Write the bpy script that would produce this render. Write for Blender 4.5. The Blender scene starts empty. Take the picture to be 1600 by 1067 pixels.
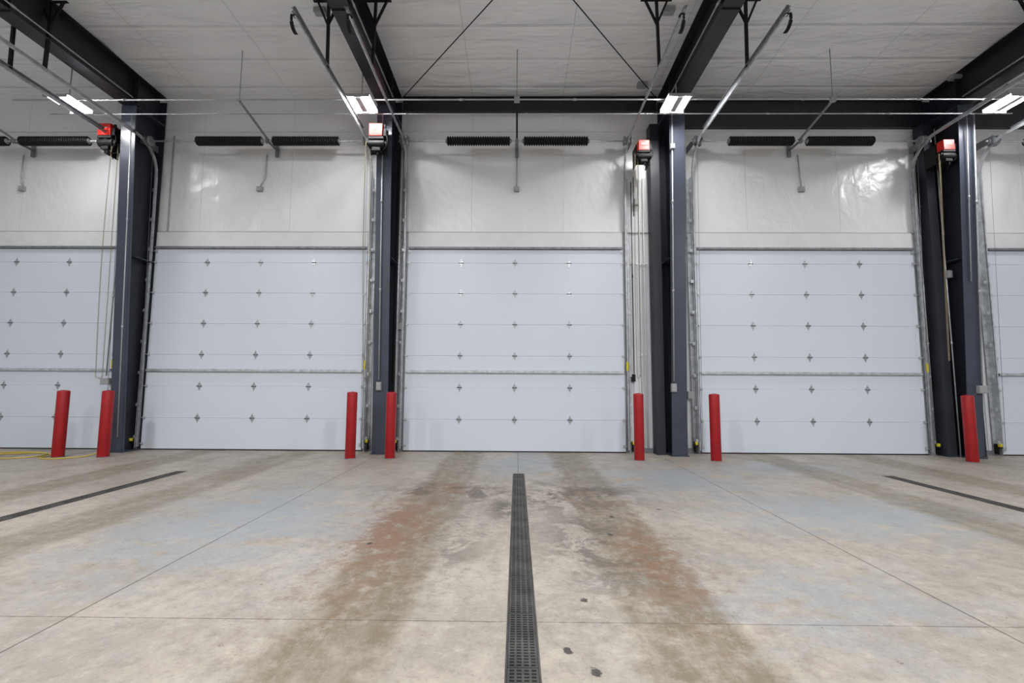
import bpy, math, random
import bmesh
from mathutils import Vector, Matrix
random.seed(4)
scene=bpy.context.scene
COL=scene.collection

# ------------------------------------------------------------------ node helper
class NT:
    def __init__(s,mat):
        mat.use_nodes=True; s.nt=mat.node_tree; s.n=s.nt.nodes; s.l=s.nt.links
        s.b=s.n.get('Principled BSDF')
    def put(s,sock,v):
        if isinstance(v,bpy.types.NodeSocket): s.l.new(v,sock)
        elif v is not None: sock.default_value=v
    def m(s,op,a,b=None,c=None,clamp=False):
        n=s.n.new('ShaderNodeMath'); n.operation=op; n.use_clamp=clamp
        s.put(n.inputs[0],a); s.put(n.inputs[1],b)
        if c is not None: s.put(n.inputs[2],c)
        return n.outputs[0]
    def coord(s): 
        return s.n.new('ShaderNodeTexCoord').outputs['Object']
    def sep(s,v):
        n=s.n.new('ShaderNodeSeparateXYZ'); s.l.new(v,n.inputs[0]); return n.outputs
    def noise(s,v,scale,detail=4,rough=.55,dist=0,stretch=None):
        if stretch:
            mp=s.n.new('ShaderNodeMapping'); s.l.new(v,mp.inputs[0]); mp.inputs['Scale'].default_value=stretch; v=mp.outputs[0]
        n=s.n.new('ShaderNodeTexNoise'); s.l.new(v,n.inputs['Vector'])
        n.inputs['Scale'].default_value=scale; n.inputs['Detail'].default_value=detail
        n.inputs['Roughness'].default_value=rough; n.inputs['Distortion'].default_value=dist
        return n.outputs[0]
    def ss(s,x,a,b,o0=0.,o1=1.):
        n=s.n.new('ShaderNodeMapRange'); n.interpolation_type='SMOOTHSTEP'
        s.put(n.inputs[0],x)
        for i,v in zip((1,2,3,4),(a,b,o0,o1)): n.inputs[i].default_value=v
        return n.outputs[0]
    def mix(s,f,a,b):
        n=s.n.new('ShaderNodeMix'); n.data_type='RGBA'
        s.put(n.inputs[0],f)
        for i,v in ((6,a),(7,b)):
            if isinstance(v,tuple): v=(*v[:3],1)
            s.put(n.inputs[i],v)
        return n.outputs[2]
    def bump(s,h,strength=.3,dist=.02,prev=None):
        n=s.n.new('ShaderNodeBump'); n.inputs['Strength'].default_value=strength; n.inputs['Distance'].default_value=dist
        s.l.new(h,n.inputs['Height'])
        if prev: s.l.new(prev,n.inputs['Normal'])
        return n.outputs[0]
    def set(s,**k):
        for a,v in k.items(): s.put(s.b.inputs[a.replace('_',' ')],v)

def mat(name,col,rough=.5,metal=0.,var=.08,scale=6.,bump=0.,emit=None,spec=None):
    m=bpy.data.materials.new(name); t=NT(m); c=t.coord()
    f=t.noise(c,scale,5)
    lo=tuple(max(0,x*(1-var)) for x in col); hi=tuple(min(1,x*(1+var)) for x in col)
    t.set(Base_Color=t.mix(t.ss(f,.3,.7),lo,hi),Roughness=t.ss(t.noise(c,scale*3,3),.3,.7,max(0,rough-.05),min(1,rough+.05)),Metallic=metal)
    if bump: t.set(Normal=t.bump(t.noise(c,scale*12,3),bump,.004))
    if spec is not None: t.set(Specular_IOR_Level=spec)
    if emit: t.set(Emission_Color=(*emit[0],1),Emission_Strength=emit[1])
    return m

def door_mat():
    m=bpy.data.materials.new('door_enamel'); t=NT(m); c=t.coord()
    big=t.noise(c,.22,1)
    t.set(Base_Color=t.mix(t.ss(big,.35,.65),(.585,.635,.715),(.60,.635,.70)),Roughness=.36,
          Normal=t.bump(t.noise(c,90,2),.04,.002))
    return m
M_DOOR=door_mat()
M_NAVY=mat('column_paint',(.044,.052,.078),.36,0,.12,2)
M_WEB=mat('column_shade_and_post_paint',(.014,.017,.027),.5,0,.15,2)  # column navy darkened to paint in the recess shade; dark posts share it
M_CHAR=mat('rafter_paint',(.013,.014,.021),.45,0,.15,2)
M_GALV=mat('galvanised_steel',(.50,.52,.55),.36,.55,.2,10)
M_GALVD=mat('dull_steel',(.20,.21,.23),.5,.4,.2,10)
M_HINGE=mat('zinc_hinge',(.44,.46,.49),.33,.65,.2,25)
M_HPIN=mat('hinge_knuckle',(.17,.18,.19),.40,.5,.2,25)
M_CONDUIT=mat('conduit_steel',(.40,.41,.43),.42,.35,.1,10)
M_RED=mat('red_bollard_plastic',(.30,.0025,.006),.40,0,.1,5)
M_ORANGE=mat('red_opener_cover',(.58,.020,.012),.33,0,.05,5,0,None,.3)
M_BLACK=mat('black_paint',(.007,.007,.008),.6,0,.2,8,0,None,.25)
M_SPRING=mat('oiled_spring_steel',(.006,.006,.007),.55,0,.2,30,0,None,.25)
M_CHAIN=mat('brass_plated_chain',(.30,.26,.18),.45,.5,.2,30)
M_YELLOW=mat('yellow_plastic',(.62,.54,.03),.5,0,.05,10)
M_CORD=mat('yellow_cord_rubber',(.50,.38,.05),.6,0,.05,10)
M_WHITE=mat('white_metal',(.64,.65,.66),.45,0,.04,3)
M_SEAM=mat('seam_shadow_metal',(.33,.34,.35),.45,0,.04,3)
M_LINER=mat('white_liner_panel',(.58,.60,.63),.36,0,.04,2)
M_GREY=mat('grey_plastic_box',(.30,.31,.32),.5,0,.05,10)
M_RUBBER=mat('rubber',(.02,.02,.02),.7,0,.2,20)
M_IRON=mat('cast_iron_grate',(.062,.060,.058),.6,.2,.4,5)
M_PIT=mat('drain_pit',(.010,.010,.010),.9,0,.2,6)
M_LED=mat('led_panel',(.9,.9,.9),.4,0,0,1,0,((1,.99,.98),175.))
M_LABEL=mat('white_print',(.6,.6,.6),.5,0,.02,3)

def vinyl(name,col,kind):
    wall=kind=='wall'
    m=bpy.data.materials.new(name); t=NT(m); c=t.coord(); xyz=t.sep(c)
    big=t.noise(c,.5,3)
    wr=t.noise(c,.9,3,.5,.8,(1,1,1) if wall else (.5,1.3,1))
    fine=t.noise(c,2.6,3,.5,1.2,(1.2,1,.8) if wall else (.5,1.5,1))
    axis=xyz[0]
    sx=t.m('ABSOLUTE',t.m('SUBTRACT',t.m('FRACT',t.m('DIVIDE',t.m('ADD',axis,t.m('MULTIPLY',t.m('SUBTRACT',wr,.5),.04)),1.83)),.5))
    line=t.ss(sx,.0,.005,1.,0.)
    colr=t.mix(t.ss(big,.3,.7),tuple(x*.96 for x in col),tuple(min(1,x*1.03) for x in col))
    colr=t.mix(t.m('MULTIPLY',line,.25),colr,tuple(x*.45 for x in col))
    h=t.m('ADD',t.m('MULTIPLY',wr,1.),t.m('MULTIPLY',fine,.32))
    if not wall:
        sy=t.m('ABSOLUTE',t.m('SUBTRACT',t.m('FRACT',t.m('DIVIDE',t.m('ADD',xyz[1],t.m('MULTIPLY',t.m('SUBTRACT',wr,.5),.02)),.74)),.5))
        l2=t.ss(sy,.0,.012,1.,0.)
        colr=t.mix(t.m('MULTIPLY',l2,.45),colr,tuple(x*.45 for x in col))
        h=t.m('SUBTRACT',h,t.m('MULTIPLY',t.ss(sy,.0,.08,1.,0.),.14))
    h=t.m('SUBTRACT',h,t.m('MULTIPLY',line,.06))
    t.set(Base_Color=colr,Roughness=.28 if wall else .24,Normal=t.bump(h,.7,.10 if wall else .13))
    return m
M_VINYL=vinyl('vinyl_wall_insulation',(.68,.69,.71),'wall')
M_CEIL=vinyl('vinyl_ceiling_insulation',(.79,.81,.835),'ceil')

def concrete():
    m=bpy.data.materials.new('sealed_concrete'); t=NT(m); c=t.coord(); x,y,z=t.sep(c)
    n1=t.noise(c,.6,7,.62); n2=t.noise(c,2.2,9,.7); n3=t.noise(c,9,9,.78); n4=t.noise(c,40,8,.75)
    ns=t.noise(c,1.8,8,.65,0,(2.2,.45,1))
    base=t.mix(t.ss(n1,.34,.66),(.300,.268,.232),(.405,.365,.318))
    base=t.mix(t.ss(ns,.45,.68,0,.4),base,(.250,.225,.196))
    base=t.mix(t.ss(n2,.42,.68,0,.45),base,(.245,.220,.190))
    base=t.mix(t.ss(n3,.48,.66,0,.55),base,(.185,.167,.145))
    base=t.mix(t.ss(n3,.5,.32,0,.45),base,(.50,.46,.41))
    def G(cx,cy,sx,sy):
        a=t.m('POWER',t.m('DIVIDE',t.m('SUBTRACT',x,cx),sx),2)
        b=t.m('POWER',t.m('DIVIDE',t.m('SUBTRACT',y,cy),sy),2)
        return t.m('POWER',2.718,t.m('MULTIPLY',t.m('ADD',a,b),-1))
    def mx(*a):
        r=a[0]
        for q in a[1:]: r=t.m('MAXIMUM',r,q)
        return r
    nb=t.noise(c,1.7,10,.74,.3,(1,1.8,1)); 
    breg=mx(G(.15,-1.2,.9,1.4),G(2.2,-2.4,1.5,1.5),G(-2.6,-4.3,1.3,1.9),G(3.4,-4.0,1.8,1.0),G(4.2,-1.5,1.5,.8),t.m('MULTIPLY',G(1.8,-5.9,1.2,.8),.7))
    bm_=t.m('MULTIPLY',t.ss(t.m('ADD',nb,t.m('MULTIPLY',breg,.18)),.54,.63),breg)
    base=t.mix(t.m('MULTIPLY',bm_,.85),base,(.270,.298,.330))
    # tyre tracks
    wob=t.m('MULTIPLY',t.m('SUBTRACT',t.noise(c,1.7,12,.8),.5),.50)
    tr=None
    for cx,s in ((.0,1.),(-4.95,.8),(5.4,.8),(-9.9,.7),(11.,.7)):
        ax=t.m('ABSOLUTE',t.m('SUBTRACT',x,cx))
        d=t.m('ABSOLUTE',t.m('ADD',t.m('SUBTRACT',ax,.92),wob))
        e=t.m('MULTIPLY',t.ss(d,.22,.38,1.,0.),s)
        tr=e if tr is None else t.m('MAXIMUM',tr,e)
    nt_=t.noise(c,2.2,9,.7,0,(3,.5,1))
    nt2=t.noise(c,7,11,.82)
    trm=t.m('MULTIPLY',t.m('MULTIPLY',tr,t.ss(nt_,.32,.6,.55,1.)),t.ss(nt2,.40,.56,.45,1.))
    base=t.mix(t.m('MULTIPLY',trm,.92),base,(.150,.124,.078))
    # rust brown stains
    nr=t.noise(c,4.5,12,.85)
    rr=mx(G(-1.05,-4.5,.42,1.8),t.m('MULTIPLY',G(1.02,-5.2,.33,1.2),.9),t.m('MULTIPLY',G(.75,-3.5,.5,.7),.8),t.m('MULTIPLY',G(-.9,-3.1,.5,.7),.9))
    rm=t.m('MULTIPLY',t.ss(t.m('ADD',nr,t.m('MULTIPLY',rr,.10)),.53,.60),rr)
    base=t.mix(t.m('MULTIPLY',rm,.80),base,(.185,.092,.050))
    # dark damp stains beside the drain
    nd=t.noise(c,2.8,12,.76,.6)
    dr=mx(G(-.45,-3.3,.55,.45),G(.5,-3.4,.6,.7),G(-.12,-3.9,.2,.5),G(-1.0,-3.1,.5,.35),G(1.0,-3.3,.45,.6),t.m('MULTIPLY',G(.6,-4.9,.35,1.1),.85),t.m('MULTIPLY',G(-.5,-4.9,.25,.8),.7))
    dm=t.m('MULTIPLY',t.ss(nd,.46,.55),dr)
    base=t.mix(t.m('MULTIPLY',dm,.85),base,(.062,.050,.038))
    nsp=t.noise(c,16,4,.6)
    base=t.mix(t.m('MULTIPLY',t.ss(nsp,.69,.73,0,.85),t.ss(n2,.42,.55)),base,(.06,.052,.047))
    wd=t.m('MULTIPLY',t.m('SUBTRACT',t.noise(c,22,6,.7),.5),.07)
    for cx,cy,r in ((.42,-5.94,.022),(.26,-6.47,.021),(.37,-6.63,.026),(.82,-4.72,.024),(-1.2,-5.0,.02),(1.5,-3.9,.018),(.95,-4.2,.024)):
        dd=t.m('SQRT',t.m('ADD',t.m('POWER',t.m('SUBTRACT',x,cx),2),t.m('POWER',t.m('MULTIPLY',t.m('SUBTRACT',y,cy),.8),2)))
        base=t.mix(t.ss(t.m('ADD',dd,wd),r*.8,r*1.2,.9,0.),base,(.026,.024,.024))
    j=None
    def ln(v,p,w=.006):
        return t.ss(t.m('ABSOLUTE',t.m('SUBTRACT',v,p)),w*.5,w*1.3,1.,0.)
    for p in (-7.55,-2.5,2.61,8.0): j=ln(x,p) if j is None else t.m('MAXIMUM',j,ln(x,p))
    j=t.m('MAXIMUM',j,t.m('MULTIPLY',ln(y,-6.2,.004),t.ss(n3,.4,.6,.55,1.)))
    near=t.m('MULTIPLY',mx(ln(x,.03,.005),ln(x,-4.89,.005),ln(x,5.38,.005)),t.m('GREATER_THAN',y,-2.1))
    j=t.m('MAXIMUM',j,near)
    base=t.mix(t.m('MULTIPLY',j,.8),base,(.05,.045,.042))
    base=t.mix(t.ss(n4,.5,.70,0,.55),base,(.15,.136,.12))
    h=t.m('SUBTRACT',t.m('ADD',t.m('MULTIPLY',n3,.5),t.m('MULTIPLY',n4,.25)),j)
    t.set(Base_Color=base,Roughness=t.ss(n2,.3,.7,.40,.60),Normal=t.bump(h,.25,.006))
    return m
M_CONC=concrete()

# ------------------------------------------------------------------ mesh helper
class MB:
    def __init__(s): s.v=[];s.f=[];s.sm=[]
    def box(s,x0,x1,y0,y1,z0,z1):
        b=len(s.v)
        s.v+=[(x0,y0,z0),(x1,y0,z0),(x1,y1,z0),(x0,y1,z0),(x0,y0,z1),(x1,y0,z1),(x1,y1,z1),(x0,y1,z1)]
        for q in ((0,3,2,1),(4,5,6,7),(0,1,5,4),(1,2,6,5),(2,3,7,6),(3,0,4,7)): s.f.append(tuple(b+i for i in q)); s.sm.append(False)
        return s
    def cboxl(s,c,d): return s.box(c[0]-d[0]/2,c[0]+d[0]/2,c[1]-d[1]/2,c[1]+d[1]/2,c[2]-d[2]/2,c[2]+d[2]/2)
    def rings(s,rings,closed=False,caps=True,smooth=True):
        b=len(s.v);n=len(rings[0]);R=len(rings)
        for r in rings: s.v+=[tuple(p) for p in r]
        for i in range(R if closed else R-1):
            a=b+i*n;c=b+((i+1)%R)*n
            for k in range(n):
                k2=(k+1)%n
                s.f.append((a+k,a+k2,c+k2,c+k)); s.sm.append(smooth)
        if caps and not closed:
            s.f.append(tuple(b+k for k in reversed(range(n)))); s.sm.append(False)
            s.f.append(tuple(b+(R-1)*n+k for k in range(n))); s.sm.append(False)
        return s
    def lathe(s,p0,axis,prof,seg=20):
        p0=Vector(p0);ax=Vector(axis).normalized()
        u=ax.orthogonal().normalized();w=ax.cross(u)
        rs=[[p0+ax*t+(u*math.cos(2*math.pi*k/seg)+w*math.sin(2*math.pi*k/seg))*r for k in range(seg)] for t,r in prof]
        return s.rings(rs)
    def cyl(s,p0,p1,r,seg=12,r2=None):
        p0=Vector(p0);p1=Vector(p1);L=(p1-p0).length
        return s.lathe(p0,p1-p0,[(0,r),(L,r if r2 is None else r2)],seg)
    def tube(s,pts,r,seg=8,closed=False):
        P=[Vector(p) for p in pts];n=len(P);rs=[];up=None
        for i,p in enumerate(P):
            if closed: d=P[(i+1)%n]-P[i-1]
            else: d=P[min(i+1,n-1)]-P[max(i-1,0)]
            d.normalize()
            if up is None: up=d.orthogonal().normalized()
            up=(up-d*up.dot(d)).normalized()
            w=d.cross(up)
            rs.append([p+(up*math.cos(2*math.pi*k/seg)+w*math.sin(2*math.pi*k/seg))*r for k in range(seg)])
        return s.rings(rs,closed=closed)
    def sweepyz(s,path,prof,x):
        rs=[];n=len(path)
        for i,(y,z) in enumerate(path):
            a=path[max(i-1,0)];b=path[min(i+1,n-1)]
            d=Vector((b[0]-a[0],b[1]-a[1])).normalized();nn=Vector((-d[1],d[0]))
            rs.append([(x+dx,y+nn[0]*dn,z+nn[1]*dn) for dx,dn in prof])
        return s.rings(rs,smooth=False)
    def bar(s,p0,p1,w,h):
        p0=Vector(p0);p1=Vector(p1);d=(p1-p0).normalized()
        ref=Vector((0,0,1)) if abs(d.z)<.9 else Vector((1,0,0))
        u=d.cross(ref).normalized();v=u.cross(d)
        q=lambda p:[p+u*w/2+v*h/2,p-u*w/2+v*h/2,p-u*w/2-v*h/2,p+u*w/2-v*h/2]
        return s.rings([q(p0),q(p1)],smooth=False)
    def prism(s,poly,y0,y1):
        return s.rings([[(a,y0,b) for a,b in poly],[(a,y1,b) for a,b in poly]],smooth=False)
    def mesh(s,name,m):
        me=bpy.data.meshes.new(name); me.from_pydata(s.v,[],s.f); me.update()
        for p,q in zip(me.polygons,s.sm): p.use_smooth=q
        bm=bmesh.new(); bm.from_mesh(me)
        bmesh.ops.recalc_face_normals(bm,faces=bm.faces)
        bm.to_mesh(me); bm.free()
        me.materials.append(m); return me
def obj(name,data,parent=None,loc=(0,0,0),bevel=0,label=None):
    o=bpy.data.objects.new(name,data); COL.objects.link(o); o.location=loc
    if parent: o.parent=parent
    if bevel:
        b=o.modifiers.new('bevel','BEVEL'); b.width=bevel; b.segments=2; b.limit_method='ANGLE'
    if label: o['label']=label
    return o
def tag(o,label,cat,group=None):
    o['label']=label;o['category']=cat
    if group: o['group']=group
    return o
def struct(o,label,cat):
    o['kind']='structure';o['label']=label;o['category']=cat;return o
def copytree(root,loc):
    def cp(o,par):
        c=o.copy(); COL.objects.link(c)
        if par: c.parent=par
        for ch in list(o.children): cp(ch,c)
        return c
    kids=list(root.children)
    r=root.copy(); COL.objects.link(r); r.location=loc
    for k in kids: cp(k,r)
    return r

# ------------------------------------------------------------------ room
DC=[-9.97,-5.08,-.04,5.63,11.27]; HW=2.12
COLX=[-7.35,-2.5,2.97,8.3]
DH=3.985; SH=4.27/7; XL=-16.;XR=16.;YB=-22.;ZC=7.13
drains=[(-4.89,-2.09),(.035,-2.09),(5.38,-2.05)]; YE=-9.6; DWH=.083
m=MB()
xs=[XL]
for cx,_ in drains: xs+= [cx-DWH,cx+DWH]
xs.append(XR)
for i in range(len(xs)-1):
    segs=[(YB,.35)] if i%2==0 else [(YB,YE),(drains[i//2][1],.35)]
    for a,b in segs:
        n=len(m.v); m.v+=[(xs[i],a,0),(xs[i+1],a,0),(xs[i+1],b,0),(xs[i],b,0)]; m.f.append((n,n+1,n+2,n+3)); m.sm.append(False)
floor=struct(obj('floor',m.mesh('floor',M_CONC)),'stained beige grey concrete slab with tyre tracks and sawn joints','floor')

m=MB();ny=220;rows=[]
for i in range(ny+1):
    y=.2-(22.2)*i/ny
    z=ZC-.035*y-.045*abs(math.sin(math.pi*y/1.48))**.6
    rows.append((y,z))
for (y,z) in rows: m.v+= [(XL,y,z),(XR,y,z)]
for i in range(ny): m.f.append((2*i,2*i+1,2*i+3,2*i+2)); m.sm.append(True)
struct(obj('ceiling',m.mesh('ceiling',M_CEIL)),'white vinyl faced insulated metal ceiling','ceiling')

edges=[]
for c in DC: edges.append((c-HW+.04,c+HW-.04))
m=MB()
m.box(XL,XR,0,.2,DH,7.3)
prev=XL;piers=[]
for a,b in edges: piers.append((prev,a)); prev=b
piers.append((prev,XR))
ZL=3.66
for a,b in piers: 
    if b-a>.05: m.box(a,b,0,.2,ZL,DH)
struct(obj('wall_north',m.mesh('wall_north',M_VINYL)),'white vinyl insulated wall above the overhead doors','wall')
k=1
for a,b in piers:
    if b-a<.05: continue
    m=MB(); m.box(a,b,.02,.2,0,ZL)
    x=a+.03
    while x<b-.06:
        m.prism([(x,0),(x+.05,0),(x+.05,ZL),(x,ZL)],-.006,.02)
        x+=.1
    struct(obj('trim_%d'%k,m.mesh('liner',M_LINER),bevel=.004),'white ribbed metal liner panel between doors','wall panel'); k+=1
for (z,h,d,mm) in ((6.42,.05,.025,M_WHITE),(4.295,.022,.025,M_SEAM)):
    m=MB(); m.box(XL,XR,-d,0,z-h/2,z+h/2)
    struct(obj('trim_%d'%k,m.mesh('seam',mm),bevel=.004),'horizontal metal seam strip on the insulated wall','trim'); k+=1
for a,b in edges:
    m=MB(); m.box(a-.04,b+.04,-.055,-.0,DH,4.28)
    struct(obj('trim_%d'%k,m.mesh('header',M_WHITE),bevel=.004),'white metal header trim above an overhead door','trim'); k+=1
m=MB()
for a,b in piers: 
    m.box(a,b,-.03,0,0,.09)
struct(obj('baseboard_north',m.mesh('base',M_GALVD)),'dull steel base angle between the doors','baseboard')

# ------------------------------------------------------------------ overhead doors
b=MB(); b.box(-HW,HW,-.055,-.012,.0012,SH-.0012)
sec_me=b.mesh('door_section',M_DOOR)
TS=DH-6*SH
b=MB(); b.box(-HW,HW,-.055,-.012,.0012,TS-.004)
top_me=b.mesh('door_top_section',M_DOOR)
hg=MB()
hg.prism([(0,.090),(.026,.030),(.046,.012),(.046,-.012),(.026,-.030),(0,-.090),(-.026,-.030),(-.046,-.012),(-.046,.012),(-.026,.030)],-.062,-.055)
hinge_me=hg.mesh('hinge',M_HINGE)
hp=MB(); hp.cyl((-.046,-.066,0),(.046,-.066,0),.009,10)
for zz in (.045,-.045): hp.cyl((0,-.067,zz),(0,-.0625,zz),.008,8)
hpin_me=hp.mesh('knuckle',M_HPIN)
hinge_me.materials.append(M_HPIN)
bm=bmesh.new(); bm.from_mesh(hinge_me); nf=len(bm.faces); bm.from_mesh(hpin_me); bm.faces.ensure_lookup_table()
for i,f in enumerate(bm.faces): f.material_index=0 if i<nf else 1
bm.to_mesh(hinge_me); bm.free()
def roller(side):
    r=MB(); s=side
    r.cboxl((-s*.03,-.062,0),(.045,.012,.06))
    r.cyl((-s*.04,-.08,0),(s*.05,-.08,0),.006,8)
    r.cyl((s*.045,-.08,0),(s*.065,-.08,0),.020,14)
    r.cboxl((-s*.02,-.075,0),(.02,.022,.025))
    return r.mesh('roller_hinge',M_GALV)
rollL,rollR=roller(-1),roller(1)
def strutm(mt):
    st=MB(); st.prism([(-HW+.02,-.03),(HW-.02,-.03),(HW-.02,-.018),(-HW+.02,-.018)],-.06,-.055)
    st.prism([(-HW+.02,.018),(HW-.02,.018),(HW-.02,.03),(-HW+.02,.03)],-.06,-.055)
    st.box(-HW+.02,HW-.02,-.1,-.055,-.02,-.016);st.box(-HW+.02,HW-.02,-.1,-.055,.016,.02);st.box(-HW+.02,HW-.02,-.104,-.1,-.02,.02)
    return st.mesh('strut',mt)
strut_me=strutm(M_GALV); strut_top=strutm(M_GALVD)
sl=MB(); sl.box(-HW,HW,-.058,-.01,.003,.024); seal_me=sl.mesh('seal',M_RUBBER)
sk=MB(); sk.box(-.022,.022,-.075,-.07,-.085,.085); stick_me=sk.mesh('warning_sticker',M_YELLOW)
for i,c in enumerate(DC):
    e=bpy.data.objects.new('door_%d'%(i+1),None); COL.objects.link(e); e.location=(c,0,0)
    struct(e,'white sectional overhead door with steel hinges and struts','garage door')
    for k2 in range(7):
        s_=obj('door_section',sec_me if k2<6 else top_me,e,(0,0,k2*SH),bevel=.0018)
        if k2:
            for dx in (-1.06,0,1.06): obj('hinge',hinge_me,s_,(dx,0,0))
        z=0 if 0<k2 else .12
        obj('roller',rollL,s_,(-HW+.0,0,z)); obj('roller',rollR,s_,(HW,0,z))
        if k2==6:
            obj('roller',rollL,s_,(-HW+.0,0,TS-.1)); obj('roller',rollR,s_,(HW,0,TS-.1))
            obj('strut',strut_top,s_,(0,0,3.955-6*SH))
        if k2==2: obj('strut',strut_me,s_,(0,0,1.52-2*SH))
        if k2==0: obj('bottom_seal',seal_me,s_)
    obj('warning_sticker',stick_me,e,(HW+.035,-.06,1.64),label='yellow warning sticker')

# ------------------------------------------------------------------ door tracks
def track_path():
    p=[(-.085,.06),(-.11,4.2),(-.13,5.45)]
    R=.55
    for a in range(1,13):
        t=a/12*math.pi/2
        p.append((-.13-R*(1-math.cos(t)),5.45+R*math.sin(t)))
    p+=[(-2.,6.04),(-3.42,6.1)]
    return p
def make_track(side):
    e=bpy.data.objects.new('garage_door_track',None);COL.objects.link(e)
    s=side
    t=MB(); a=.028;th=.004;w=.022
    prof=[(0,-a),(s*w,-a),(s*w,a),(0,a),(0,a-.010),(s*(w-th),a-.006),(s*(w-th),-a+.006),(0,-a+.010)]
    t.sweepyz(track_path(),prof,0)
    obj('track_rail',t.mesh('rail',M_GALV),e)
    j=MB(); j.box(min(s*.036,s*.10),max(s*.036,s*.10),-.014,-.004,0,5.4); j.box(s*.036 if s>0 else -.042,s*.042 if s>0 else -.036,-.12,-.008,0,5.4)
    z=.25
    while z<5.3:
        j.box(min(s*.03,s*.09),max(s*.03,s*.09),-.1,-.095,z-.03,z+.03)
        j.cyl((s*.07,-.11,z),(s*.07,-.095,z),.012,8)
        z+=.61
    obj('jamb_angle',j.mesh('jamb',M_GALV),e)
    an=MB(); an.bar((s*.025,-.75,6.04),(s*.025,-3.42,6.12),.004,.03); an.bar((s*.038,-.75,6.055),(s*.038,-3.42,6.135),.025,.004)
    obj('reinforcing_angle',an.mesh('angle',M_GALVD),e)
    h=MB(); zt=ZC+.06
    h.bar((-.24,-2.35,zt),(.24,-2.35,zt),.05,.05)
    h.bar((.0,-2.35,zt),(.02*s,-2.35,6.08),.04,.04)
    h.bar((-.18,-2.35,zt),(0,-2.35,zt-.42),.03,.03)
    h.bar((.18,-2.35,zt),(0,-2.35,zt-.42),.03,.03)
    obj('hanger_bracket',h.mesh('hanger',M_BLACK),e,label='black steel hanger bracket')
    b=MB(); pts=[]
    for k in range(15):
        a_=math.pi*(-.1+1.15*k/14)
        pts.append((0,-3.3-.11*math.sin(a_),5.98-.11*math.cos(a_)*1.0))
    for p,q in zip(pts[:-1],pts[1:]): b.bar((0,p[1],p[2]),(0,q[1],q[2]),.045,.012)
    obj('bumper_spring',b.mesh('bumper',M_BLACK),e,label='curved black bumper spring')
    return e
tl,trk=make_track(-1),make_track(1)
LBL='galvanised steel overhead door track curving up to ceiling'
for c in DC:
    for s,root in ((-1,tl),(1,trk)):
        loc=(c+s*(HW+.035),0,0)
        if c==DC[0]:
            root.location=loc; o=root
        else: o=copytree(root,loc)
        tag(o,LBL,'door track','galvanised overhead door tracks')

# ------------------------------------------------------------------ torsion springs
YR,ZR=-1.33,6.23
def spring_mesh(x0,x1):
    b=MB(); L=x1-x0; n=int(L/.045); prof=[(0,.03),(.001,.064)]
    for i in range(n):
        a=L*(i+.5)/n; h=L/n/2
        prof+= [(a-h*.92,.064),(a-h*.5,.084),(a,.092),(a+h*.5,.084),(a+h*.92,.064)]
    prof+=[(L-.001,.064),(L,.03)]
    return b.lathe((x0,0,0),(1,0,0),prof,18)
sx=[(-9.97-1.32,-10.03,-9.75,-8.40),(-6.27,-4.99,-4.77,-3.48),(-1.37,-.15,.12,1.36),(4.08,5.31,5.58,6.84),(9.75,11.1,11.35,12.6)]
for c,q in zip(DC,sx):
    e=bpy.data.objects.new('torsion_spring_shaft',None);COL.objects.link(e);e.location=(c,-.4,5.985)
    tag(e,'steel shaft with two black torsion springs above door','torsion spring','torsion spring shafts over doors')
    b=MB(); b.cyl((-HW-.16,0,0),(HW+.2,0,0),.0165,12); obj('shaft',b.mesh('shaft',M_GALV),e)
    for a0,a1 in ((q[0]-c,q[1]-c),(q[2]-c,q[3]-c)):
        sp_=obj('torsion_spring',spring_mesh(a0,a1).mesh('spring',M_SPRING),e,label='black coiled torsion spring')
        for xx,s in ((a0,-1),(a1,1)):
            b=MB(); b.lathe((xx-.0*s,0,0),(s,0,0),[(0,.055),(.012,.05),(.02,.035),(.035,.03)],16)
            obj('winding_cone',b.mesh('cone',M_GALVD),sp_)
    for s in (-1,1):
        b=MB(); x=s*(HW+.02)
        b.lathe((x-.05,0,0),(1,0,0),[(0,.06),(.004,.095),(.02,.095),(.025,.075),(.075,.07),(.08,.10),(.1,.10),(.104,.05)],20)
        obj('cable_drum',b.mesh('drum',M_GALVD),e)
        b=MB(); x=s*(HW+.11); b.box(x-.004,x+.004,-.09,.38,-.07,.07); b.cyl((x-.02,0,0),(x+.02,0,0),.045,14)
        obj('bearing_plate',b.mesh('plate',M_GALVD),e)
        b=MB(); b.cyl((s*(HW+.005),.29,-5.85),(s*(HW+.005),.09,0),.0035,6)
        obj('lift_cable',b.mesh('cable',M_GALVD),e)
    cx=(q[1]+q[2])/2-c
    b=MB(); b.box(cx-.012,cx+.012,-.06,.37,-.02,.02); b.box(cx-.03,cx+.03,.34,.375,-.14,.14); b.cyl((cx-.03,0,0),(cx+.03,0,0),.045,14)
    obj('center_bracket',b.mesh('cb',M_GALVD),e)
    b=MB(); b.bar((cx,-.02,.04),(cx,YR+.4,ZR-5.985-.02),.035,.025); obj('brace',b.mesh('brace',M_BLACK if abs(c)<1 else M_GALVD),e)
    b=MB(); b.cyl((cx,YR+.4,ZR-5.985),(cx,YR+.4,1.18),.006,8); obj('hanging_rod',b.mesh('rod',M_GALVD),e)

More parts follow.
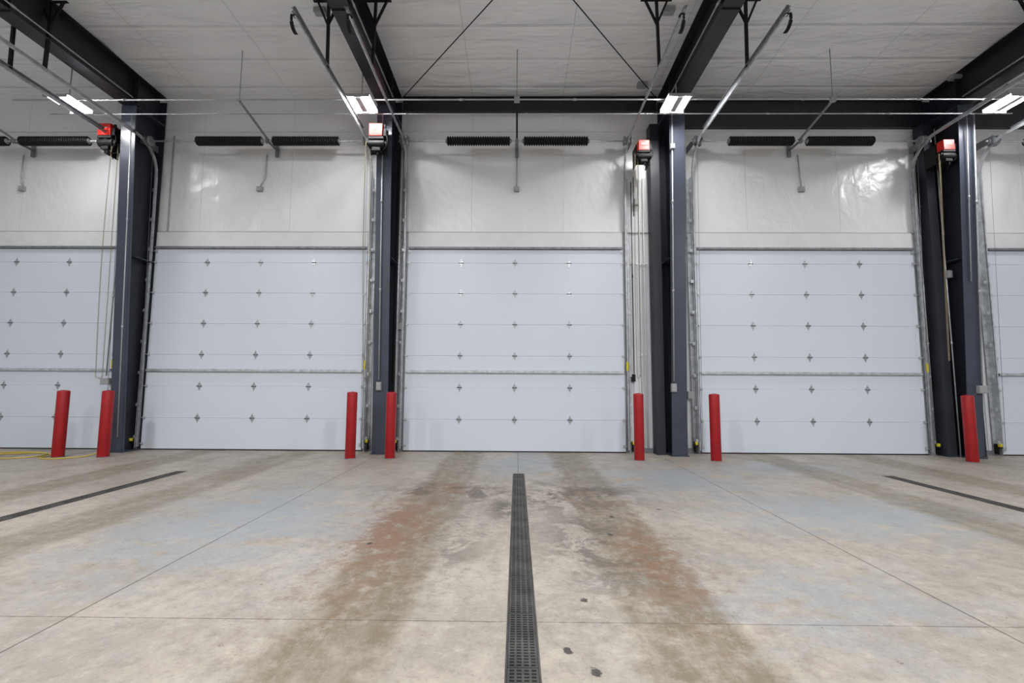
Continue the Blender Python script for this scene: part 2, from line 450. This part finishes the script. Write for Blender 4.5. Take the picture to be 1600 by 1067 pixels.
# ------------------------------------------------------------------ columns and rafters
RB=6.5
for cx in COLX:
    e=bpy.data.objects.new('steel_column',None);COL.objects.link(e);e.location=(cx,0,0)
    tag(e,'dark navy painted tapered steel frame column','column','navy steel frame columns')
    w=.14
    dep=lambda z:.40+.34*z/6.5
    b=MB(); b.box(-w,w,-.05,-.035,.02,7.0); obj('back_flange',b.mesh('bf',M_WEB),e)
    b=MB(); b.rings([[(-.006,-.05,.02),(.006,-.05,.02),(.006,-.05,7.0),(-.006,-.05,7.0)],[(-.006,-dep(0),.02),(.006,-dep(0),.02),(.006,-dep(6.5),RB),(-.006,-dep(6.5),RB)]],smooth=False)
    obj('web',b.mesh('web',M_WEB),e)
    b=MB(); b.rings([[(-w,-dep(0),.02),(w,-dep(0),.02),(w,-dep(0)-.015,.02),(-w,-dep(0)-.015,.02)],[(-w,-dep(6.5),RB),(w,-dep(6.5),RB),(w,-dep(6.5)-.015,RB),(-w,-dep(6.5)-.015,RB)]],smooth=False)
    obj('front_flange',b.mesh('ff',M_NAVY),e,bevel=.003)
    b=MB(); b.box(-w-.02,w+.02,-dep(0)-.05,-.032,0,.02)
    for dx in (-.1,.1):
        for dy in (-.12,-.36): b.cyl((dx,dy,.02),(dx,dy,.05),.016,6)
    obj('base_plate',b.mesh('bp',M_NAVY),e)
    b=MB(); b.box(-w,-.006,-.7,-.05,RB-.015,RB); b.box(.006,w,-.7,-.05,RB-.015,RB)
    for zz in (3.65,): b.box(-w,w,-.5,-.05,zz-.006,zz+.006)
    obj('stiffener',b.mesh('stf',M_NAVY),e)
    e=bpy.data.objects.new('steel_rafter',None);COL.objects.link(e);e.location=(cx,0,0)
    tag(e,'black painted steel roof beam under the ceiling','roof beam','dark steel roof beams')
    y0,y1=-.06,-22
    zt=lambda y:ZC-.035*y-.06
    b=MB(); b.rings([[(-.005,y0,RB+.02),(.005,y0,RB+.02),(.005,y0,zt(y0)),(-.005,y0,zt(y0))],[(-.005,y1,RB+.3),(.005,y1,RB+.3),(.005,y1,zt(y1)),(-.005,y1,zt(y1))]],smooth=False)
    obj('web',b.mesh('rw',M_CHAR),e)
    b=MB(); b.rings([[(-.14,y0,RB+.005),(.14,y0,RB+.005),(.14,y0,RB+.02),(-.14,y0,RB+.02)],[(-.14,y1,RB+.285),(.14,y1,RB+.285),(.14,y1,RB+.3),(-.14,y1,RB+.3)]],smooth=False)
    obj('bottom_flange',b.mesh('rb',M_CHAR),e)
    b=MB(); b.rings([[(-.14,y0,zt(y0)),(.14,y0,zt(y0)),(.14,y0,zt(y0)+.015),(-.14,y0,zt(y0)+.015)],[(-.14,y1,zt(y1)),(.14,y1,zt(y1)),(.14,y1,zt(y1)+.015),(-.14,y1,zt(y1)+.015)]],smooth=False)
    obj('top_flange',b.mesh('rt',M_CHAR),e)
    for yy in (-.72,-2.9):
        b=MB(); b.box(-.13,.13,yy-.006,yy+.006,RB+.02,zt(yy)); obj('stiffener',b.mesh('rs',M_CHAR),e)
for x0,x1 in ((2.60,2.77),(7.93,8.10),(8.50,8.64)):
    e=bpy.data.objects.new('steel_post',None);COL.objects.link(e);e.location=((x0+x1)/2,-.16,0)
    tag(e,'dark navy steel channel post beside the column','post','navy channel posts'); h=(x1-x0)/2
    b=MB(); b.box(-h,h,-.10,-.09,.01,6.42); b.box(-h,-h+.01,-.09,.12,.01,6.42); b.box(h-.01,h,-.09,.12,.01,6.42); obj('channel',b.mesh('post',M_WEB),e)
    b=MB(); b.box(-h,h,-.12,.12,0,.01); obj('base_plate',b.mesh('pb',M_NAVY),e)

def ibeam(name,x0,x1,z0,z1,label,y=-.06):
    b=MB(); b.box(x0,x1,y-.005,y+.005,z0,z1); b.box(x0,x1,y-.05,y+.05,z0-.012,z0); b.box(x0,x1,y-.05,y+.05,z1,z1+.012)
    return tag(obj(name,b.mesh(name,M_CHAR)),label,'beam','dark eave beams')
ibeam('eave_beam',COLX[1]+.16,COLX[2]-.16,6.80,7.08,'shallow charcoal steel eave beam between columns')
ibeam('eave_beam',COLX[2]+.16,COLX[3]-.16,6.45,7.02,'deep charcoal steel eave beam between columns')
ibeam('eave_beam',COLX[3]+.16,15,6.45,7.02,'deep charcoal steel eave beam between columns')

for p,q in (((-2.36,-.15,7.0),(2.75,-6.2,7.15)),((2.8,-.15,7.0),(-2.36,-6.2,7.20))):
    b=MB(); b.cyl(p,q,.009,8)
    tag(obj('bracing_rod',b.mesh('rod',M_BLACK)),'thin black diagonal roof bracing rod','bracing rod','roof bracing rods')

# ------------------------------------------------------------------ conduits
def pipe(name,pts,r,label,cat='conduit',boxes=(),boxmat=None,mt=None,group=None):
    e=bpy.data.objects.new(name,None);COL.objects.link(e);e.location=pts[0]
    L=lambda p:tuple(a-b for a,b in zip(p,pts[0]))
    b=MB()
    P=[Vector(p) for p in pts];Q=[P[0]]
    for i in range(1,len(P)-1):
        d0=(P[i-1]-P[i]);d1=(P[i+1]-P[i]);rr=min(.08,d0.length*.4,d1.length*.4)
        a=P[i]+d0.normalized()*rr;c=P[i]+d1.normalized()*rr
        for k3 in range(6):
            t=k3/5;Q.append(a*(1-t)**2+P[i]*2*t*(1-t)+c*t*t)
    Q.append(P[-1])
    b.tube([L(q) for q in Q],r,10); obj('pipe',b.mesh('pipe',mt or M_CONDUIT),e)
    for i in range(len(P)-1):
        d=P[i+1]-P[i];n=int(d.length/2.2)
        for k3 in range(1,n+1):
            b=MB();c=P[i]+d*k3/(n+1);u=d.normalized()*.03; b.cyl(L(c-u),L(c+u),r*1.5,10)
            obj('coupling',b.mesh('cpl',mt or M_CONDUIT),e)
    for (c,d) in boxes:
        b=MB(); b.cboxl(L(c),d); b.cboxl(L((c[0],c[1]-d[1]/2-.004,c[2])),(d[0]*.86,.008,d[2]*.86))
        obj('junction_box',b.mesh('jb',boxmat or M_GREY),e,bevel=.004)
    tag(e,label,cat,group); return e
pipe('electrical_conduit',[(-8.9,YR,ZR),(8.9,YR,ZR)],.013,'long grey metal conduit running below the roof beams',
     boxes=[((-.015,YR,ZR),(.10,.06,.10)),((5.45,YR,ZR),(.09,.06,.09))],group='long horizontal conduits')
pipe('electrical_conduit',[(-8.6,-.97,6.19),(8.9,-.97,6.19)],.010,'thin grey metal conduit running above the springs',group='long horizontal conduits')
for cx,s in zip(COLX,(1,1,-1,-1)):
    pipe('roof_beam_conduit',[(cx+s*.19,-.9,6.56),(cx+s*.19,-9,6.68)],.012,'grey metal conduit running along a roof beam',group='roof beam conduits')
G2='conduit drops over doors'
lab='short grey conduit drop ending in a small outlet box'
pipe('conduit_drop',[(-10.09,-.03,5.9),(-10.09,-.03,5.45),(-10.05,-.03,5.24)],.011,lab,boxes=[((-10.05,-.03,5.18),(.11,.06,.1))],group=G2)
pipe('conduit_drop',[(-5.09,-.03,5.9),(-5.09,-.03,5.42),(-5.19,-.03,5.24)],.011,lab,boxes=[((-5.2,-.03,5.18),(.11,.06,.1))],group=G2)
pipe('conduit_drop',[(-.01,-.03,5.9),(-.02,-.03,5.24)],.011,lab,boxes=[((-.02,-.03,5.18),(.1,.06,.1))],group=G2)
pipe('conduit_drop',[(5.62,-.03,5.9),(5.66,-.03,5.24)],.011,lab,boxes=[((5.66,-.03,5.18),(.11,.06,.1))],group=G2)
G3='column conduit risers'
lab='vertical conduit on column ending in a grey control box'
pipe('conduit_riser',[(-7.62,-.45,1.40),(-7.62,-.45,5.9)],.012,lab,boxes=[((-7.62,-.45,1.3),(.15,.08,.12))],group=G3)
pipe('conduit_riser',[(-2.52,-.52,1.36),(-2.52,-.79,6.3)],.013,lab,boxes=[((-2.52,-.5,1.24),(.09,.07,.15))],group=G3)
pipe('conduit_riser',[(2.86,-.52,1.36),(2.86,-.79,6.3)],.013,lab,boxes=[((2.86,-.5,1.24),(.09,.07,.15)),((2.86,-.76,5.68),(.08,.06,.1))],group=G3)
pipe('conduit_riser',[(8.40,-.52,1.36),(8.40,-.79,6.3)],.013,lab,boxes=[((8.40,-.5,1.24),(.15,.08,.14))],group=G3)
pipe('conduit_riser',[(8.27,-.61,3.2),(8.27,-.79,6.3)],.011,'short vertical conduit on the column face',group=G3)
pipe('conduit_riser',[(-7.25,-.53,.3),(-7.25,-.79,6.3)],.010,'thin vertical conduit on the column face',group=G3)
G5='black control cables'
for x,z0,z1 in ((-7.70,1.4,5.7),(-2.38,1.3,5.7),(-2.72,0,5.6),(2.30,4.6,5.4),(2.25,1.5,5.3),(7.9,1.2,5.5),(8.18,0,6.2),(3.22,0,6.2)):
    yy=-.10 if abs(x)>2.5 or x>0 else -.12
    pipe('control_cable',[(x,yy,z0),(x,yy,z1)],.009,'thin black vertical control cable on the wall',mt=M_BLACK,group=G5)
for x,y in ((-2.30,-.03),(3.36,-.03),(-7.02,-.03),(-2.70,-.22),(-2.29,-.24),(3.16,-.14),(8.14,-.28),(8.46,-.14),(7.88,-.08),(8.69,-.10)):
    pipe('wall_conduit',[(x,y,0),(x,y,6.3)],.011,'thin galvanised conduit rising between the doors',mt=M_GALV,group='galvanised wall conduits')
for x,z in ((3.30,1.1),(-2.28,2.4),(8.15,3.4),(2.36,4.9)):
    b=MB(); b.box(-.04,.04,-.06,0,-.07,.07); b.box(-.034,.034,-.066,-.06,-.06,.06)
    tag(obj('outlet_box',b.mesh('ob',M_GREY),loc=(x,-.045 if x!=8.15 else -.3,z),bevel=.004),'small grey electrical outlet box between the doors','electrical box','wall outlet boxes')
b=MB(); b.box(-.035,.035,-.05,0,-.07,.07); b.cyl((0,-.06,.03),(0,-.05,.03),.015,12); b.cyl((0,-.06,-.02),(0,-.05,-.02),.015,12)
o=tag(obj('wall_switch',b.mesh('sw',M_BLACK),loc=(2.25,-.01,1.42),bevel=.004),'small black push button door switch','switch')
for x in (2.42,2.5):
    pipe('conduit_riser',[(x,-.04,.09),(x,-.04,5.4)],.011,'white conduit rising on the ribbed wall panel',mt=M_WHITE,group='white wall conduits')
for x,y in ((-2.75,-.75),(-3.12,-2.2),(2.35,-2.2),(8.2,-.7),(2.4,-.5)):
    b=MB(); zc=ZC-.035*y-.03
    b.box(-.09,.09,-.06,.06,-.07,0); b.box(-.075,.075,-.05,.05,-.08,-.07); b.cyl((0,0,0),(0,0,.06),.02,10)
    tag(obj('ceiling_junction_box',b.mesh('cjb',M_GREY),loc=(x,y,zc-.02),bevel=.004),'small grey electrical box under the ceiling','electrical box','ceiling electrical boxes')

# ------------------------------------------------------------------ openers + chains
def opener(x,y,z,zlow,s,lx,K=1.):
    e=bpy.data.objects.new('garage_door_opener',None);COL.objects.link(e);e.location=(x,y,z)
    tag(e,'red and black chain hoist door opener','door opener','red door openers')
    def sc(b): b.v=[(p[0]*K,p[1]*K,p[2]*K) for p in b.v]; return b
    b=MB(); b.box(-.12,.12,-.09,.09,-.10,.13); b.box(-.123,.123,-.093,.093,-.01,.0); cov=obj('cover',sc(b).mesh('cover',M_ORANGE),e,bevel=.012,label='red metal cover')
    b=MB(); b.box(-.06,.05,-.098,-.091,.03,.05); obj('name_plate',sc(b).mesh('plate',M_LABEL),cov,label='small white name plate')
    b=MB()
    b.box(-.13,.14,-.08,.10,-.15,-.10)
    b.cyl((-.14,.0,-.22),(.15,.0,-.22),.078,18)
    b.cyl((.15,.0,-.22),(.19,.0,-.22),.055,18)
    b.box(-.04,.04,-.06,.06,-.21,-.14)
    obj('motor',sc(b).mesh('motor',M_BLACK),e,bevel=.004,label='black electric motor')
    b=MB(); b.box(.125,.18,-.06,.08,-.09,.05); b.cyl((.15,-.02,.05),(.15,-.02,.14),.022,12); obj('control_box',sc(b).mesh('cbx',M_BLACK),e,bevel=.004,label='black control box')
    b=MB(); b.lathe((-s*.145,.05,0),(-s,0,0),[(0,.02),(.001,.075),(.010,.08),(.020,.075),(.021,.02)],24); b.cyl((-s*.11,.05,0),(-s*.19,.05,0),.018,10)
    obj('sprocket',sc(b).mesh('spr',M_BLACK),e)
    b=MB(); b.box(-.14,.17,.10,.115,-.36,.12); yb=min(.40,(-.03-y)/K) if y>-.8 else .14
    b.box(-.14,-.128,.115,yb,-.36,.1);b.box(.158,.17,.115,yb,-.36,.1)
    obj('mounting_plate',sc(b).mesh('mp',M_BLACK),e)
    b=MB(); b.box(-.07,.08,-.06,.05,-.36,-.30); b.cyl((.03,-.02,-.44),(.03,-.02,-.36),.02,10); obj('brake_housing',sc(b).mesh('bh',M_BLACK),e,bevel=.004)
    b=MB(); b.tube([(.16,-.03,-.05),(.20,-.05,-.10),(.21,-.05,-.2),(.17,-.04,-.3),(.10,.0,-.35),(.06,.08,-.5)],.008,8); obj('wiring',sc(b).mesh('wire',M_BLACK),e)
    cw=s*.155*K
    b=MB(); b.lathe((cw-s*.012,0,-.20*K),(s,0,0),[(0,.02),(.001,.055),(.012,.045),(.024,.055),(.025,.02)],20)
    obj('chain_wheel',b.mesh('cw',M_BLACK),e)
    b=MB(); top=-.20*K; low=zlow-z; rr=.045
    pts=[];L=top-low
    n=int(L/.03)
    for i in range(n): pts.append((-rr-.03*math.sin(math.pi*i/n),top-L*i/n))
    for i in range(6): a=math.pi*i/5; pts.append((-rr*math.cos(a),low-rr*math.sin(a)))
    for i in range(n): pts.append((rr,low+L*i/n))
    ang=math.radians(50); ca,sa=math.cos(ang),math.sin(ang)
    W=[]
    for q,zz in pts:
        f=(top-zz)/L
        W.append(Vector((cw+(lx-x-cw)*f+q*sa,q*ca,zz)))
    for i,c in enumerate(W):
        d=(W[i+1]-c) if i+1<len(W) else (c-W[i-1])
        if d.length<1e-6: d=Vector((0,0,1))
        d.normalize(); side=d.cross(Vector((1,0,0)) if i%2 else Vector((0,1,0))).normalized()
        ring=[c+d*math.cos(2*math.pi*k3/8)*.019+side*math.sin(2*math.pi*k3/8)*.009 for k3 in range(8)]
        b.tube(ring,.003,4,closed=True)
    obj('hand_chain',b.mesh('chain',M_CHAIN),e,label='brass coloured hand chain loop')
    return e
opener(-7.83,-.62,6.04,1.40,1,-7.60)
opener(-2.57,-.93,5.85,1.42,-1,-2.62)
opener(2.36,-.62,5.74,1.45,-1,2.2,.82)
opener(8.0,-.62,5.75,1.80,-1,7.75,.82)

# ------------------------------------------------------------------ light fixtures
LX=[-7.90,-2.73,2.75,8.45]
def fixture(x,y,z,zt):
    e=bpy.data.objects.new('high_bay_light',None);COL.objects.link(e);e.location=(x,y,z)
    tag(e,'grey twin strip LED high bay light, lit','ceiling light','LED high bay lights')
    b=MB(); b.box(-.05,.05,-.2,.2,.0,.06); b.box(-.21,.21,-.25,-.235,-.005,.05); b.box(-.21,.21,.235,.25,-.005,.05); obj('housing',b.mesh('h',M_GREY),e,bevel=.005)
    for s in (-1,1):
        b=MB(); b.rings([[(s*.05,yy,.02),(s*.21,yy,.05),(s*.21,yy,.065),(s*.05,yy,.035)] for yy in (-.235,.235)],smooth=False)
        obj('heat_sink',b.mesh('r',M_GREY),e)
        b=MB(); b.rings([[(s*.075,yy,-.002),(s*.165,yy,.018),(s*.165,yy,.036),(s*.075,yy,.016)] for yy in (-.215,.215)],smooth=False)
        obj('led_strip',b.mesh('l',M_LED),e,label='glowing white LED strip')
    b=MB(); b.cyl((0,0,.06),(0,0,zt-z),.010,10); obj('stem',b.mesh('s',M_GREY),e)
    return e
def lamp(x,y,z,p,sx=.42,sy=.42):
    l=bpy.data.lights.new('lamp','AREA'); l.shape='RECTANGLE'; l.size=sx; l.size_y=sy; l.energy=p; l.color=(1,.99,.98)
    o=bpy.data.objects.new('lamp_light',l); COL.objects.link(o); o.location=(x,y,z)
    return o
for x in LX:
    fixture(x,YR,6.13,RB+.01 if x not in(LX[0],LX[1]) else 7.13)
for y,pw in ((-7.5,190),(-13.5,320)):
    for x in LX:
        fixture(x,y,6.2,ZC-.035*y-.04)
        lamp(x,y,6.18,pw)

# ------------------------------------------------------------------ bollards
def bollard_mesh():
    b=MB(); H=1.15;r=.087
    prof=[(0,r-.002),(.004,r),(H-.03,r)]
    for i in range(1,7):
        a=i/6*math.pi/2; prof.append((H-.03+.018*math.sin(a),r-.02+.02*math.cos(a)))
    prof+=[(H-.006,.04),(H,.003)]
    b.lathe((0,0,0),(0,0,1),prof,32); return b.mesh('bollard',M_RED)
bme=bollard_mesh()
rb=MB(); rb.lathe((0,0,0),(0,0,1),[(0,.093),(.008,.092),(.010,.088)],28); bring=rb.mesh('ring',M_GALVD)
for x,y in ((-7.88,-.96),(-7.13,-.92),(-2.87,-.87),(-2.19,-.84),(2.12,-.85),(3.43,-.86),(7.84,-.80)):
    o=tag(obj('bollard',bme,loc=(x,y,0)),'red plastic sleeved safety bollard beside a door','bollard','red bollards')
    obj('base_ring',bring,o)

# ------------------------------------------------------------------ trench drains
gm=MB();GL=.5
for x in (-.067,-.034,0,.034,.067): gm.box(x-.0055,x+.0055,-GL/2+.003,GL/2-.003,-.03,-.002)
n=20
for i in range(n+1):
    y=-GL/2+.008+(GL-.016)*i/n; gm.box(-.070,.070,y-.0052,y+.0052,-.028,-.0025)
grate_me=gm.mesh('grate',M_IRON)
for cx,ys in drains:
    e=bpy.data.objects.new('trench_drain',None);COL.objects.link(e);e.location=(cx,ys,0)
    tag(e,'long narrow trench drain with black slotted iron grates','drain','trench drains')
    L=ys-YE
    b=MB(); 
    b.box(-DWH,-.074,-L,0,-.04,.0015); b.box(.074,DWH,-L,0,-.04,.0015); b.box(-.074,.074,-.012,0,-.04,.0015); b.box(-.074,.074,-L,-L+.012,-.04,.0015)
    obj('drain_frame',b.mesh('frame',M_IRON),e)
    b=MB(); b.box(-DWH,DWH,-L,0,-.16,-.12); b.box(-DWH,-.075,-L,0,-.12,-.04); b.box(.075,DWH,-L,0,-.12,-.04)
    obj('channel',b.mesh('chan',M_PIT),e)
    k2=0
    while -.014-GL*(k2+1)>-L: 
        obj('grate',grate_me,e,(0,-.014-GL*(k2+.5),0)); k2+=1

# ------------------------------------------------------------------ safety sensors
sm=MB(); sm.box(-.02,.02,-.03,.02,-.028,.028); sm.cyl((0,-.02,0),(0,-.04,0),.012,12)
sy=sm.mesh('sensor',M_YELLOW)
sb=MB(); sb.box(-.03,.03,.02,.10,-.035,-.028); sb.box(-.028,.028,-.03,.03,-.05,-.030); sb.box(-.010,.010,.02,.10,-.17,.02)
sbm=sb.mesh('bracket',M_BLACK)
for i,c in enumerate(DC):
    for s in (-1,1):
        x=c+s*(HW+.13)
        if abs(x)>10.5: continue
        o=tag(obj('safety_sensor',sy,loc=(x,-.13,.20),bevel=.004),'small yellow door safety sensor low on jamb','sensor','yellow door safety sensors')
        obj('bracket',sbm,o,label='black mounting bracket')

# extension cord
P=[(-7.58,-.35,1.1),(-7.54,-.5,.75),(-7.30,-.62,.45),(-7.28,-.70,.12),(-7.45,-.95,.011)]+[(x,y,.011) for x,y in [(-7.75,-1.2),(-8.05,-1.1),(-8.15,-.8),(-8.6,-.6),(-9.1,-.75),(-9.5,-1.15),(-10.1,-1.0),(-10.4,-.6),(-9.8,-.45),(-9.2,-.9),(-8.7,-1.2),(-8.25,-1.0),(-8.4,-.65),(-9.0,-.5),(-9.9,-.8),(-10.6,-.9)]]
V=[Vector(p) for p in P];Q=[]
for i in range(len(V)-1):
    p0=V[max(i-1,0)];p1=V[i];p2=V[i+1];p3=V[min(i+2,len(V)-1)]
    for k3 in range(8):
        t=k3/8
        q=.5*((2*p1)+(p2-p0)*t+(2*p0-5*p1+4*p2-p3)*t*t+(3*p1-p0-3*p2+p3)*t**3)
        q.z=max(q.z,.010); Q.append(q)
Q.append(V[-1])
b=MB(); b.tube(Q,.010,8)
tag(obj('extension_cord',b.mesh('cord',M_CORD)),'yellow extension cord loosely coiled on the concrete','extension cord')

# ------------------------------------------------------------------ world + camera
w=bpy.data.worlds.new('world');scene.world=w;w.use_nodes=True
w.node_tree.nodes['Background'].inputs[0].default_value=(.93,.96,1,1)
w.node_tree.nodes['Background'].inputs[1].default_value=.46
cam=bpy.data.cameras.new('camera');cam.lens=16.0;cam.sensor_width=36;cam.clip_end=200
co=bpy.data.objects.new('camera',cam);COL.objects.link(co)
th=math.atan(64/711.);yaw=.0105;roll=.0055
co.matrix_world=Matrix.Translation((0,-8.85,1.32))@Matrix.Rotation(yaw,4,'Z')@Matrix.Rotation(math.pi/2+th,4,'X')@Matrix.Rotation(roll,4,'Z')
scene.camera=co
scene.view_settings.view_transform='Standard'
scene.view_settings.exposure=0
